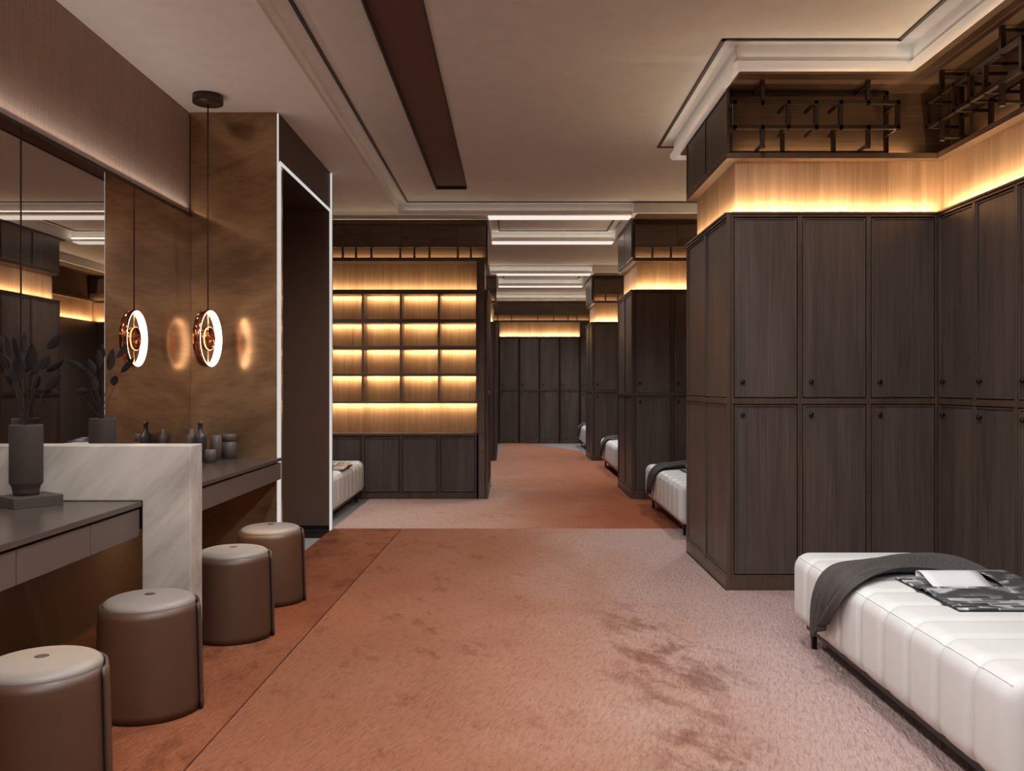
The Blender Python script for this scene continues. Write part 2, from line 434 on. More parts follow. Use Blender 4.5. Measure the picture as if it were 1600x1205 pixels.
# ------------------------------------------------------------------ lockers
def make_locker(w, label, group, depth=.6, cols=1, knobs=True, name='locker', cat='locker'):
    t = thing(name, label, cat, group=group)
    cw = w / cols
    e = .0006
    B = [(0, w, min(.03, depth - .008), depth, 0, LT - .001), (e, w - e, -.001, .0295, .001, .086), (e, w - e, .004, .0295, .085, .105),
         (e, w - e, -.002, .0295, 1.183, 1.219), (e, w - e, -.002, .0295, 2.362, LT - .0145), (0, w, -.012, .0297, LT - .014, LT)]
    for c in range(cols + 1):
        h = .014
        x0 = max(0, c * cw - h); x1 = min(w, c * cw + h)
        B.append((x0, x1, 0, .0292, .0845, LT - .013))
    boxes('body', B, 'frame', t, .0025)
    for c in range(cols):
        for (z0, z1, kz) in ((.112, 1.176, 1.118), (1.226, 2.355, 1.325)):
            x0, x1 = c * cw + .02, (c + 1) * cw - .02
            b = .009
            d = boxes('door' if knobs else 'panel', [(x0, x1, .012, .03, z0, z1), (x0, x0 + b, .003, .012, z0, z1), (x1 - b, x1, .003, .012, z0, z1),
                                 (x0 + b, x1 - b, .003, .012, z0, z0 + b), (x0 + b, x1 - b, .003, .012, z1 - b, z1)], 'dark', t, .002)
            if knobs:
                lathe('knob', [(0, .012), (.010, .012), (.006, .004), (.006, 0), (.0, .012)][:1] and
                      [(.006, -.002), (.006, .010), (.013, .014), (.015, .020), (.011, .026), (0, .027)], 'black', d, 20, 'Y', (x0 + .048, .012, kz))
    return t

WLK = (XW - XU - .03) / 3
protoL = make_locker(WLK, '', '')
used = [False]
ORD = ['first', 'second', 'third', 'fourth', 'fifth', 'sixth', 'seventh', 'eighth', 'ninth', 'tenth']
def place_locker(loc, rot, label, group):
    if not used[0]:
        used[0] = True
        protoL.location = loc; protoL.rotation_euler = (0, 0, rot); protoL['label'] = label; protoL['group'] = group
        return protoL
    return dup(protoL, loc, rot, label, group)
protoE = {}
def end_panel(loc, rot, w, label):
    k = round(w, 2)
    if k not in protoE:
        protoE[k] = make_locker(w, label, 'locker block side panelling', .03, 2, False, 'side_panelling', 'panelling')
        protoE[k].location = loc; protoE[k].rotation_euler = (0, 0, rot)
        return protoE[k]
    return dup(protoE[k], loc, rot, label)

UN = ['near right locker block with the lattice above it', 'middle right locker block beyond the second bench', 'farthest right locker block near the end of the corridor']
for i, (yf, yb) in enumerate(UNITS):
    for k in range(3):
        nm = ['leftmost', 'middle', 'rightmost'][k]
        place_locker((XU + .03 + k * WLK, yf, 0), 0, 'dark wood locker, %s of three fronting the %s' % (nm, ['near right block', 'middle right block', 'farthest right block'][i]), 'lockers fronting the right blocks')
    end_panel((XU, yb, 0), -PI / 2, yb - yf, 'dark wood panelled side of the ' + UN[i])
    struct('wall_core', [(XU + .031, 3.27, yf + .605, yb, 0, LT)], 'dark')
    struct('wall_core', [(XW + .61, 3.27, yf, yf + .6, 0, LT)], 'dark')

# light oak band over the lockers with the LED strips on the locker tops
def oak(b): return trim([b], 'oak')
for i, (yf, yb) in enumerate(UNITS):
    oak((XU + .07, 3.2, yf + .07, yb - .07, LT + .002, OB))
    area('led_strip', (XU + .7, yf + .03, LT + .012), (0, .45, 1), 1.3, .012, STRIP_W * 1.3, WARM)
    area('led_strip', (XU + .03, (yf + yb) / 2, LT + .012), (.45, 0, 1), yb - yf - .06, .012, STRIP_W * .6 * (yb - yf), WARM)
segs = [(.0, 5.56, 10), (6.86, 10.04, 7)]
for s, (y0, y1, n) in enumerate(segs):
    w = WLK
    for k in range(n):
        yy = y1 - k * w
        if yy - w < y0 - .05 and s: break
        place_locker((XW, yy, 0), -PI / 2, 'dark wood right wall locker, %s from the corner behind the %s bench' % (ORD[k], ['near', 'second'][s]), 'lockers along the right wall')
    oak((XW + .07, 3.2, y0 - (0 if s else .0), y1 + (.068 if 1 else 0), LT + .002, OB))
    area('led_strip', (XW + .03, (y0 + y1) / 2, LT + .012), (.45, 0, 1), y1 - y0, .012, STRIP_W * (y1 - y0), WARM)
# remaining right wall segments behind the far units
for (y0, y1) in ((11.36, 15.15), (16.4, 19.75)):
    struct('wall_right', [(XW, 3.27, y0, y1, 0, LT)], 'dark')
    oak((XW + .07, 3.2, y0, y1, LT + .002, OB))
    area('led_strip', (XW + .03, (y0 + y1) / 2, LT + .012), (.45, 0, 1), y1 - y0, .012, STRIP_W * (y1 - y0), WARM)
struct('wall_right', [(XW, 3.27, -2.2, 1.2, 0, LT)], 'dark') if False else None

# overhead boxes
def overhead_near(loc, rot, w, label, side_w=None, group=None):
    """open-fronted overhead box: ledge, back panel; optional panelled side"""
    t = thing('overhead_cabinet', label, 'cabinet', loc, rot, group)
    return t
t = thing('overhead_cabinet', 'dark wood overhead box with panelled side above the near right locker block', 'cabinet', (XU, 5.56, 0))
D1 = UNITS[0][1] - UNITS[0][0]
boxes('ledge', [(0, XW - XU - .002, 0, D1, OB, OB + .036)], 'mid', t, .002)
boxes('back_panel', [(.022, XW - XU + .143, .14, .16, OB + .037, ZC - .017)], 'mid', t)
boxes('carcass', [(.022, XW - XU, .165, D1 - .002, OB + .037, ZC - .017)], 'dark', t)
for k in range(2):
    y0 = k * D1 / 2
    boxes('side_panel', [(.006, .02, y0 + .018, y0 + D1 / 2 - .018, OB + .055, ZC - .045)], 'dark', t, .003)
boxes('side_frame', [(0, .02, 0, .016, OB + .037, ZC - .017), (0, .02, D1 / 2 - .015, D1 / 2 + .015, OB + .037, ZC - .017), (0, .02, D1 - .016, D1, OB + .037, ZC - .017),
                     (0, .02, .016, D1 - .016, OB + .037, OB + .052), (0, .02, .016, D1 - .016, ZC - .042, ZC - .017)], 'frame', t, .002)
area('led_strip', (2.0, 5.66, OB + .05), (0, .25, 1), 1.1, .012, 1.3, WARM)

def wing_over(y0, y1, label):
    t = thing('overhead_cabinet', label, 'cabinet', (XW, y1, 0), -PI / 2)
    L = y1 - y0
    boxes('ledge', [(-.13 if y1 < 6 else 0, L, 0, .55, OB, OB + .036)], 'mid', t, .002)
    boxes('back_panel', [(-.13 if y1 < 6 else 0, L, .14, .16, OB + .037, ZC - .017)], 'mid', t)
    return t
wing_over(-1.5, 5.558, 'long dark wood overhead box above the right wall lockers beside the near bench')
wing_over(6.862, 10.04, 'dark wood overhead box above the right wall lockers behind the second bench')
wing_over(11.37, 15.14, 'dark wood overhead box above the right wall between the middle and farthest blocks')
wing_over(16.41, 19.74, 'dark wood overhead box above the right wall by the farthest bench')
area('led_strip', (XW + .10, 3.6, OB + .05), (.25, 0, 1), 3.4, .012, 3.4, WARM)

# lattice racks
def bar(p, q, w=.02):
    p, q = Vector(p), Vector(q); h = w / 2
    lo = [min(a, b) - h for a, b in zip(p, q)]; hi = [max(a, b) + h for a, b in zip(p, q)]
    return (lo[0], hi[0], lo[1], hi[1], lo[2], hi[2])
def make_lattice(label):
    t = thing('lattice_rack', label, 'lattice', (XU, 5.56, 0), 0, 'lattice racks on the overhead boxes')
    A, Bq = .085, -.11          # rear and front planes
    ax0, ax1, az0, az1 = .04, 1.038, 2.785, 3.165
    bx0, bx1, bz0, bz1 = .022, 1.028, 2.893, 3.046
    H = [(ax0, A, az0), (ax1, A, az0), (ax1, A, az1), (ax0, A, az1)]
    L = [bar(H[i], H[(i + 1) % 4], .026) for i in range(4)]
    for x in (.375, .70): L.append(bar((x, A, az0), (x, A, bz0 + .05), .026))
    L.append(bar((ax0, A, 2.945), (ax1, A, 2.945), .018))
    boxes('rear_frame', L, 'lattice', t, .002)
    H = [(bx0, Bq, bz0), (bx1, Bq, bz0), (bx1, Bq, bz1), (bx0, Bq, bz1)]
    L = [bar(H[i], H[(i + 1) % 4], .026) for i in range(4)]
    for x in (.353, .524, .676): L.append(bar((x, Bq, bz0), (x, Bq, bz1), .026))
    boxes('front_frame', L, 'lattice', t, .002)
    L = []
    for x in (.193, .844):
        L += [bar((x, Bq, bz1), (x, Bq, ZC - .03), .026), bar((x, Bq, OB + .045), (x, Bq, bz0), .026)]
    [boxes('hanger', [q], 'lattice', t, .002) for q in L]
    L = []
    for x in (bx0, .353, .524, .676, bx1):
        for z in (bz0, bz1): L.append(bar((x, Bq, z), (x, A, z), .018))
    for x in (.193, .844):
        for z in (OB + .055, ZC - .04): L.append(bar((x, Bq, z), (x, A, z), .018))
    [boxes('spacer_bar', [q], 'lattice', t, .002) for q in L]
    return t
lat = make_lattice('bronze lattice rack on the overhead box fronting the near right locker block')
dup(lat, (XW, 5.47, 0), -PI / 2, 'bronze lattice rack over the right wall lockers, nearest the corner')
dup(lat, (XW, 4.36, 0), -PI / 2, 'bronze lattice rack over the right wall lockers, at the right edge of the photo')

def facade(x0, x1, Y, label, posts, seams=(), depth=.5, cat='cabinet'):
    """far overhead box: top gap, dark panel row, open row with posts, ledge"""
    t = thing('overhead_cabinet', label, cat, (x0, Y, 0))
    w = x1 - x0
    boxes('ledge', [(0, w, -.0, depth, OB - .015, OB + .024)], 'frame', t, .002)
    boxes('back_panel', [(.0, w, .09, .11, OB + .025, ZC - .018)], 'mid', t)
    e = [0] + [s for s in seams] + [w]
    for a, b in zip(e[:-1], e[1:]):
        boxes('front_panel', [(a + .003, b - .003, .0, .02, 2.885, 3.125)], 'darkh', t, .002)
    boxes('frame', [(0, w, -.006, .022, 3.125, 3.137), (0, w, -.006, .022, 2.873, 2.885), (0, w, .0, .03, ZC - .03, ZC - .018), (0, .02, 0, .09, OB + .025, ZC - .018), (w - .02, w, 0, .09, OB + .025, ZC - .018)], 'frame', t, .002)
    for p in posts: boxes('post', [(p - .011, p + .011, .0, .03, OB + .025, 2.873)], 'frame', t)
    for p in [w * .17, w * .5, w * .83]: boxes('post', [(p - .009, p + .009, .0, .05, 3.137, ZC - .03)], 'frame', t)
    area('led_strip', (x0 + w / 2, Y + .06, OB + .035), (0, .2, 1), w * .95, .01, .75 * w, WARM)
    return t
for i in (1, 2):
    yf, yb = UNITS[i]
    t = facade(XU + .02, XW + .138, yf, 'dark wood overhead box with orange lit cells above the %s right locker block' % ['', 'middle', 'farthest'][i], (.22, .43, .74, .98), (.5, .9), yb - yf - .01)
    D = yb - yf
    boxes('carcass', [(0, XW - XU - .03, .115, D - .002, OB + .025, ZC - .018)], 'dark', t)
    for k in range(2):
        boxes('side_panel', [(-.02, 0, k * D / 2 + .015, (k + 1) * D / 2 - .015, OB + .03, ZC - .03)], 'dark', t, .003)

# far wall lockers
for k in range(6):
    place_locker((-.31 - .45 + k * .452, YF, 0), 0, 'dark wood double door locker on the far end wall, %s from the left' % ORD[k], 'lockers on the far end wall')
trim([(-.31, 1.49, YF + .07, YF + .55, LT + .002, OB - .016)], 'oak')
struct('wall_far', [(-1.4, -.31, YF, YF + .55, LT + .002, OB - .016), (1.49, 2.66, YF, YF + .55, LT + .002, OB - .016)], 'dark')
area('led_strip', (.59, YF + .03, LT + .012), (0, .45, 1), 1.78, .012, STRIP_W * 1.8, WARM)
facade(-1.3, 2.3, YF, 'long dark wood overhead box with orange lit cells on the far end wall', (.63, .95, 1.26, 1.85, 2.2, 2.53, 2.72, 3.0, 3.3), (1.2, 2.2), .5)

# second left block
place_locker((XSL - .03 - WLK, 15.15, 0), 0, 'narrowly seen dark wood locker on the left side of the rear corridor', 'lockers left of the corridor')
end_panel((XSL, 15.15, 0), PI / 2, 1.25, 'dark wood panelled side of the rear left locker block')
trim([(-1.85, XSL - .07, 15.22, 16.3, LT + .002, OB)], 'oak')
struct('wall_core', [(-1.88, XSL - .04, 15.76, 16.4, 0, LT), (-1.88, XSL - .05 - WLK, 15.15, 15.76, 0, LT)], 'dark')
area('led_strip', (-.8, 15.18, LT + .012), (0, .45, 1), 1.0, .012, STRIP_W, WARM)
facade(-1.4, XSL, 15.15, 'dark wood overhead box above the rear left locker block', (.55, .93), (.6,), 1.2)

# ------------------------------------------------------------------ lit shelf wall (left)
SH = .26
xs0, pitch = -.416, .4345
cols = [xs0 - k * pitch for k in range(6)]          # divider centres, right to left
zz = lambda py: EYE - (py - CY) * YS / F
t = thing('display_shelf', 'lit oak display shelf wall with four rows of cells, left of the corridor', 'shelf', (0, YS, 0))
boxes('back_panel', [(cols[-1], xs0, SH, SH + .02, zz(678), zz(409.5))], 'oakshelf', t)
rows = [(453, 460), (499, 505), (541, 546.5), (584, 588), (627.5, 631)]
for (a, b) in rows:
    boxes('shelf', [(cols[-1], xs0, .0, SH, zz(b), zz(a))], 'darkh', t, .002)
for x in cols[:]:
    boxes('upright', [(x - .011, x + .011, .004, SH, zz(627.5), zz(460))], 'darkh', t, .002)
boxes('side', [(xs0, xs0 + .02, -.0, SH + .02, zz(678), zz(409.5))], 'darkh', t)
for k in range(5):
    xa = cols[k + 1] + .014; xb = cols[k] - .014
    for (a, b), nb in zip(rows[:4], rows[1:]):
        area('led_strip', ((xa + xb) / 2, YS + SH - .035, zz(b) - .004), (0, .35, -1), xb - xa - .01, .01, 1.15, WARM)
    area('led_strip', ((xa + xb) / 2, YS + SH - .035, zz(631) - .004), (0, .35, -1), xb - xa, .01, 1.3, WARM)
area('led_strip', ((cols[-1] + xs0) / 2, YS + SH - .05, zz(452.5) + .006), (0, .4, 1), 5 * pitch, .01, STRIP_W * 1.2, WARM)
# base cabinets
tb = thing('base_cabinet', '', 'cabinet', (cols[1], YS, 0), 0, 'base cabinets under the shelf')
zt = zz(678)
boxes('body', [(0, pitch, .03, .4, 0, zt), (0, pitch, .0, .03, 0, zz(771)), (0, pitch, 0, .03, zz(682), zt), (0, .016, 0, .03, zz(771), zz(682)), (pitch - .016, pitch, 0, .03, zz(771), zz(682))], 'frame', tb, .002)
x0, x1, z0, z1, b = .024, pitch - .024, zz(769), zz(684), .01
boxes('door', [(x0, x1, .012, .03, z0, z1), (x0, x0 + b, .001, .012, z0, z1), (x1 - b, x1, .001, .012, z0, z1), (x0 + b, x1 - b, .001, .012, z0, z0 + b), (x0 + b, x1 - b, .001, .012, z1 - b, z1)], 'dark', tb, .002)
for k in range(5):
    lab = 'dark wood base cabinet under the lit shelf wall, %s from the corridor' % ORD[k]
    if k == 0: tb['label'] = lab
    else: dup(tb, (cols[k + 1], YS, 0), 0, lab)
# shelf-wall overhead, end pillar and corridor side
struct('wall_pillar', [(xs0 + .022, XSL - .034, YS - .05, YS + .42, 0, zz(404))], 'darkh')
end_panel((XSL, YS - .05, 0), PI / 2, 1.35, 'dark wood panelled side of the shelf wall block, facing the corridor')
struct('wall_core', [(-2.64, XSL - .04, YS + .43, 11.39, 0, LT)], 'dark')
struct('wall_core', [(-2.64, XSL - .06, YS + .43, 11.3, LT + .001, OB - .016)], 'oak')
fx0 = cols[-1]
P = lambda px: (px - CX) * YS / F - fx0
facade(fx0, XSL, YS - .04, 'dark wood overhead box with orange lit cells above the lit shelf wall', [P(p) for p in (536.5, 557, 581, 626, 648, 671.5, 715.5, 736)], [P(p) for p in (537, 581, 628, 671, 715)], 1.34)
boxes('side_panel', [(XSL - fx0, XSL - fx0 + .02, .04, 1.34, OB - .01, ZC - .02)], 'dark', C.objects['overhead_cabinet.006'] if 'overhead_cabinet.006' in C.objects else None, .003) if False else None

# ------------------------------------------------------------------ benches
def rrect(hx, z0, z1, r, n=6):
    """rounded rectangle loop in x,z"""
    pts = []
    r = max(.004, min(r, hx, (z1 - z0) / 2))
    for (cx, cz, a0) in ((hx - r, z1 - r, 0), (-hx + r, z1 - r, 90), (-hx + r, z0 + r, 180), (hx - r, z0 + r, 270)):
        for k in range(n + 1):
            a = math.radians(a0 + 90 * k / n)
            pts.append((cx + r * math.cos(a), cz + r * math.sin(a)))
    return pts
BL, BW, BZ0, BZ1 = 1.95, .65, .105, .455
def make_bench(label):
    t = thing('bench', label, 'bench', group='channelled white leather benches')
    nch = 9; st = 10
    prof = []
    for i in range(nch * st + 1):
        u = i / st; f = u - math.floor(u)
        ins = .016 * (abs(2 * f - 1) ** 9)
        y = BL * i / (nch * st)
        prof.append([y, ins])
    R = .055
    out = []
    for k in range(9):                      # rounded far and near ends
        a = math.radians(90 * k / 8)
        out.append((R - R * math.sin(a), R - R * math.cos(a)))
    rings = []
    for (y, ins) in reversed(out): pass
    seq = [(R * (1 - math.sin(math.radians(a))), R * (1 - math.cos(math.radians(a)))) for a in range(90, -1, -10)]  # (y, inset) y:0 -> inset R
    seq = [(R - R * math.cos(math.radians(a)), R - R * math.sin(math.radians(a))) for a in range(0, 91, 10)]
    for (y, ins) in seq: rings.append((y, ins))
    for (y, ins) in prof:
        if R < y < BL - R: rings.append((y, ins))
    for (y, ins) in reversed(seq): rings.append((BL - y, ins))
    V, Fc = [], []; N = None
    for (y, ins) in rings:
        lp = rrect(BW / 2 - ins, BZ0 + ins, BZ1 - ins, .075 - ins * .5, 7)
        N = len(lp)
        V += [(x, y, z) for x, z in lp]
    for i in range(len(rings) - 1):
        for k in range(N):
            Fc.append((i * N + k, i * N + (k + 1) % N, (i + 1) * N + (k + 1) % N, (i + 1) * N + k))
    Fc.append(tuple(range(N - 1, -1, -1))); Fc.append(tuple((len(rings) - 1) * N + k for k in range(N)))
    raw('upholstery', V, Fc, 'leather', t, smooth=True)
    for s in (-1, 1):
        pts = []
        for (y, ins) in rings[6:-6]:
            r = .075 - ins * .5; c = (BW / 2 - ins - r) + r * math.cos(math.radians(45)); z = BZ1 - ins - r + r * math.sin(math.radians(45))
            pts.append((s * (c + .0005), y, z + .0005))
        tube('seam', pts, .0022, 'seam', t, 6)
    h = BW / 2 - .055
    boxes('base_frame', [(-h, h, .06, BL - .06, .078, BZ0 + .012)], 'black', t, .002)
    for sx_ in (-1, 1):
        for y in (.13, BL - .13):
            boxes('leg', [(sx_ * (h - .014) - .012, sx_ * (h - .014) + .012, y - .012, y + .012, .0, .08)], 'black', t, .002)
    return t
def make_towel(label):
    """charcoal throw laid across the bench, hanging over its corridor side; bench-local coordinates, far end at y = BL"""
    t = thing('throw', label, 'throw', group='charcoal throws on the benches')
    hx = BW / 2; top = BZ1
    path = [(-hx - .012, .19), (-hx - .013, .25), (-hx - .012, .31), (-hx - .010, .36), (-hx + .003, .41), (-hx + .03, .446), (-hx + .07, .463),
            (-.18, .464), (-.09, .463), (0, .464), (.09, .463), (.18, .464), (hx - .07, .463), (hx - .03, .446), (hx - .002, .41), (hx + .010, .36), (hx + .012, .30), (hx + .012, .25)]
    cen = [1.53, 1.52, 1.50, 1.47, 1.44, 1.42, 1.44, 1.50, 1.54, 1.56, 1.57, 1.56, 1.52, 1.48, 1.45, 1.43, 1.42, 1.42]
    hw = [.10, .115, .13, .15, .17, .18, .175, .155, .13, .12, .13, .15, .17, .18, .18, .18, .175, .17]
    nrm = [(-1, 0)] * 4 + [(-.85, .5), (-.5, .85)] + [(0, 1)] * 7 + [(.5, .85), (.85, .5)] + [(1, 0)] * 3
    nv = 36; V, Fc = [], []
    for i, (x, z) in enumerate(path):
        for j in range(nv + 1):
            v = 2 * j / nv - 1
            amp = .016 + .012 * max(0, (.15 - hw[i]) / .05)
            o = amp * (1 + math.sin(v * 6.5 + i * .28 + .5 * math.sin(i * .6))) * .6 + .010 * (1 + math.sin(v * 14 - i * .35)) * .6
            o += .034 * math.exp(-((v - .75 + .09 * i) / .2) ** 2) * (1 if 4 < i < 14 else .6)
            o += .026 * math.exp(-((v + .8 - .05 * i) / .16) ** 2) * (1 if 4 < i < 14 else .8)
            skew = -.10 * v if i == 0 else (-.05 * v if i == 1 else 0)
            V.append((x + nrm[i][0] * o, cen[i] + hw[i] * v, z + nrm[i][1] * o + skew * .6))
    W = nv + 1
    for i in range(len(path) - 1):
        for j in range(nv):
            Fc.append((i * W + j, i * W + j + 1, (i + 1) * W + j + 1, (i + 1) * W + j))
    raw('cloth', V, Fc, 'knit', t, smooth=True, solid=.006, subsurf=1)
    return t
def make_magazine(label):
    """open magazine: spine along x, far half with a page curling up"""
    t = thing('magazine', label, 'magazine', group='open magazines on the benches')
    w, h = .46, .27
    def sheet(name, f, mat, y0, y1, x0=-w / 2, x1=w / 2, n=16, solid=.003):
        V, Fc = [], []
        for i in range(n + 1):
            u = i / n
            for j in range(7):
                v = j / 6
                V.append(f(x0 + (x1 - x0) * v, u, v))
        for i in range(n):
            for j in range(6): Fc.append((i * 7 + j, i * 7 + j + 1, (i + 1) * 7 + j + 1, (i + 1) * 7 + j))
        return raw(name, V, Fc, mat, t, smooth=True, solid=solid)
    boxes('cover', [(-w / 2 - .004, w / 2 + .004, -h - .004, h + .004, 0.001, .004)], 'cover', t)
    hump = lambda u: .010 + .016 * math.exp(-(u / .16) ** 2) * (1 - math.exp(-(u / .03) ** 2))
    sheet('page', lambda x, u, v: (x, -u * h, hump(u) - .004 * u), 'page', 0, 1, solid=.008)
    sheet('page', lambda x, u, v: (x, u * h, hump(u) - .004 * u), 'page', 0, 1, solid=.008)
    def curl(x, u, v):
        if u < .6:
            return (x, .02 + u * h * .95, .022 + .036 * math.sin(u / .6 * PI / 2) ** 2)
        a = (u - .6) / .4 * PI * .8
        return (x, .02 + .57 * h + .022 * math.sin(a), .058 - .017 * (1 - math.cos(a)) * .9)
    sheet('curled_page', curl, 'paperw', 0, 1, -w / 2 + .05, .06, 24, .0012)
    sheet('curled_page', lambda x, u, v: (x, .01 + u * h, .022 + .02 * math.sin(u * PI * .7)), 'page', 0, 1, .1, w / 2, 12, .0012)
    return t
BX = 1.402 + BW / 2
spots_b = [((BX, 2.50, 0), 'near white channelled leather bench at the right foreground corner', 'charcoal knit throw draped over the near bench', 'open greyscale magazine lying on the near bench'),
           ((BX, 7.46, 0), 'white channelled leather bench between the near and middle right locker blocks', 'charcoal throw hanging over the bench between the near and middle right blocks', 'open magazine on the bench between the near and middle right blocks'),
           ((BX, 12.25, 0), 'white channelled bench between the middle and farthest right locker blocks', 'charcoal throw on the bench between the middle and farthest right blocks', 'open magazine on the bench between the middle and farthest right blocks'),
           ((BX, 17.15, 0), 'farthest white bench, just before the end wall of lockers', 'charcoal throw on the farthest bench by the end wall', 'open magazine on the farthest bench by the end wall')]
b0 = make_bench(''); w0 = make_towel(''); m0 = make_magazine('')
for i, (loc, lb, lt, lm) in enumerate(spots_b):
    b_ = b0 if i == 0 else dup(b0); b_.location = (loc[0], loc[1], .012); b_['label'] = lb
    w_ = w0 if i == 0 else dup(w0); w_.location = (loc[0], loc[1] - .10, .012); w_['label'] = lt
    m_ = m0 if i == 0 else dup(m0); m_.location = (loc[0] + .145, loc[1] + 1.02, BZ1 + .013); m_['label'] = lm
bl = dup(b0, (XD - .05 - BW / 2, 8.03, .0), 0, 'white channelled bench on the left, in front of the lit shelf wall')
ml = dup(m0, (XD - .05 - BW / 2 + .08, 9.05, BZ1 + .001), 0, 'open magazine on the left bench before the lit shelf wall')

# ------------------------------------------------------------------ vanity: counters, marble divider, mirrors
def counter(y0, y1, label, seams):
    t = thing('vanity_counter', label, 'counter', (XL, y0, 0))
    L = y1 - y0; w = -1.605 - XL
    boxes('countertop', [(.003, w, 0, L, .778, .80)], 'counter', t, .002)
    boxes('carcass', [(.003, w - .03, .002, L - .002, .655, .777)], 'drawer', t)
    e = [0] + list(seams) + [L]
    for a, b in zip(e[:-1], e[1:]):
        boxes('drawer', [(w - .028, w - .008, a + .003, b - .003, .65, .766)], 'drawer', t, .002)
    return t
counter(1.3, 3.815, 'taupe vanity counter with drawers before the marble divider, lower left', (.55, 1.065, 1.568, 2.071))
counter(3.965, YE - .004, 'taupe vanity counter with drawers between marble divider and stone end wall', (.435, .87, 1.305, 1.74))
t = thing('marble_divider', 'grey veined marble divider standing between the two vanity counters', 'divider', (XL, 3.82, 0))
V = [(0.003, 0, .801), (.003, 0, 1.04), (.847, 0, 1.04), (.847, 0, .0), (.637, 0, 0), (.637, 0, .801)]
n6 = len(V); V2 = V + [(x, .142, z) for x, y, z in V]
raw('slab', V2, [(0, 5, 2, 1), (5, 4, 3, 2)] + [(6, 7, 8, 11), (11, 8, 9, 10)] + [(i, (i + 1) % 6, (i + 1) % 6 + 6, i + 6) for i in range(6)], 'marble', t, bevel=.004)
bm = bmesh.new(); me = C.objects['slab'].data; bm.from_mesh(me); bmesh.ops.recalc_face_normals(bm, faces=bm.faces); bm.to_mesh(me); bm.free()
for (y0, y1, lb) in ((1.3, 4.016, 'smoked wall mirror panel above the near vanity counter, at the left edge'), (4.024, YE - .003, 'smoked wall mirror panel reflecting the ring pendant beside the stone end wall')):
    t = thing('mirror', lb, 'mirror', (XL, y0, .802))
    boxes('glass', [(-.025, 0, 0, y1 - y0, .0, 1.672)], 'mirror', t)
    boxes('frame', [(-.025, .006, -.004, y1 - y0, 1.672, 1.69), (-.025, .003, -.004, 0, 0, 1.672)], 'lattice', t)

# ------------------------------------------------------------------ stools
def make_stool(label):
    t = thing('stool', label, 'stool', group='taupe leather drum stools at the vanity')
    rb, rt, h = .193, .181, .418
    # wrap-around shell with overlapping edge
    na, nz = 96, 14; a0 = math.radians(2); span = math.radians(368)
    V, Fc = [], []
    for i in range(na + 1):
        u = i / na; a = a0 - span * u
        grow = .0 + .015 * max(0, (u - .93) / .07) ** 1.0
        hh = h - .03 * max(0, 1 - u / .02) ** 2
        for j in range(nz + 1):
            v = j / nz
            r = rb + (rt - rb) * v + grow
            if j == nz: r -= .004
            V.append((r * math.cos(a), r * math.sin(a), .004 + hh * v))
    W = nz + 1
    for i in range(na):
        for j in range(nz): Fc.append((i * W + j, (i + 1) * W + j, (i + 1) * W + j + 1, i * W + j + 1))
    o = raw('shell', V, Fc, 'shell', t, smooth=True)
    o.data.materials.append(M['shelledge'])
    m = o.modifiers.new('thick', 'SOLIDIFY'); m.thickness = .009; m.offset = -1; m.material_offset_rim = 1
    prof = [(.0, .01), (.176, .01), (.168, h - .02)]
    prof = [(.17, h - .06), (.172, h - .01), (.173, h + .004)]
    for k in range(1, 9):
        a = math.radians(90 * k / 8)
        prof.append((.173 - .05 * (1 - math.cos(a)) , h + .004 + .026 * math.sin(a)))
    prof += [(.09, h + .0345), (.05, h + .0365), (.0, h + .037)]
    lathe('cushion', prof, 'cushion', t, 64)
    lathe('button', [(0, h + .0360), (.019, h + .0358), (.021, h + .0372), (.017, h + .0385), (0, h + .0385)], 'hole', t, 24)
    lathe('base', [(0, .0), (.186, .0), (.186, .012), (0, .012)], 'hole', t, 48)
    return t
s0 = make_stool('')
for i, (x, y, lb) in enumerate([(-1.452, 2.72, 'nearest taupe drum stool, cut by the lower left corner of the photo'), (-1.452, 3.53, 'taupe drum stool just in front of the marble divider'),
                                (-1.445, 4.56, 'taupe drum stool just behind the marble divider'), (-1.456, 5.30, 'farthest taupe drum stool, next to the doorway')]):
    s = s0 if i == 0 else dup(s0)
    s.location = (x, y, .012); s['label'] = lb

# ------------------------------------------------------------------ ring pendant
RX, RY, RZ = -2.0, 5.785, 1.607
t = thing('pendant_lamp', 'copper ring pendant lamp with glowing inner band before the stone end wall', 'lamp', (RX, RY, ZC))
lathe('canopy', [(0, 0), (.097, 0), (.097, -.052), (.092, -.056), (0, -.056)], 'canopy', t, 48)
tube('cord', [(0, 0, -.05), (0, 0, RZ + .186 - ZC)], .0045, 'canopy', t, 10)
ro, wd = .187, .046
dz = RZ - ZC
lathe('ring', [(ro - .003, -wd / 2 - .001), (ro, -wd / 2 - .001), (ro, wd / 2 + .001), (ro - .003, wd / 2 + .001)], 'copper', t, 80, 'X', (0, 0, dz))
lathe('glow_band', [(ro - .0035, -wd / 2), (ro - .010, -wd / 2), (ro - .011, 0), (ro - .010, wd / 2), (ro - .0035, wd / 2)], 'glow', t, 80, 'X', (0, 0, dz))
tube('rod', [(0, 0, dz + .17), (0, 0, dz - .17)], .005, 'copper', t, 10)
tube('rod', [(0, -.17, dz), (0, .17, dz)], .005, 'copper', t, 10)
pr = []
for k in range(17):
    a = 2 * PI * k / 16; pr.append((.07 + .010 * math.cos(a), .022 * math.sin(a)))
lathe('inner_ring', pr, 'copper', t, 48, 'X', (0, .0, dz))
t.rotation_euler = (0, 0, math.radians(-3))

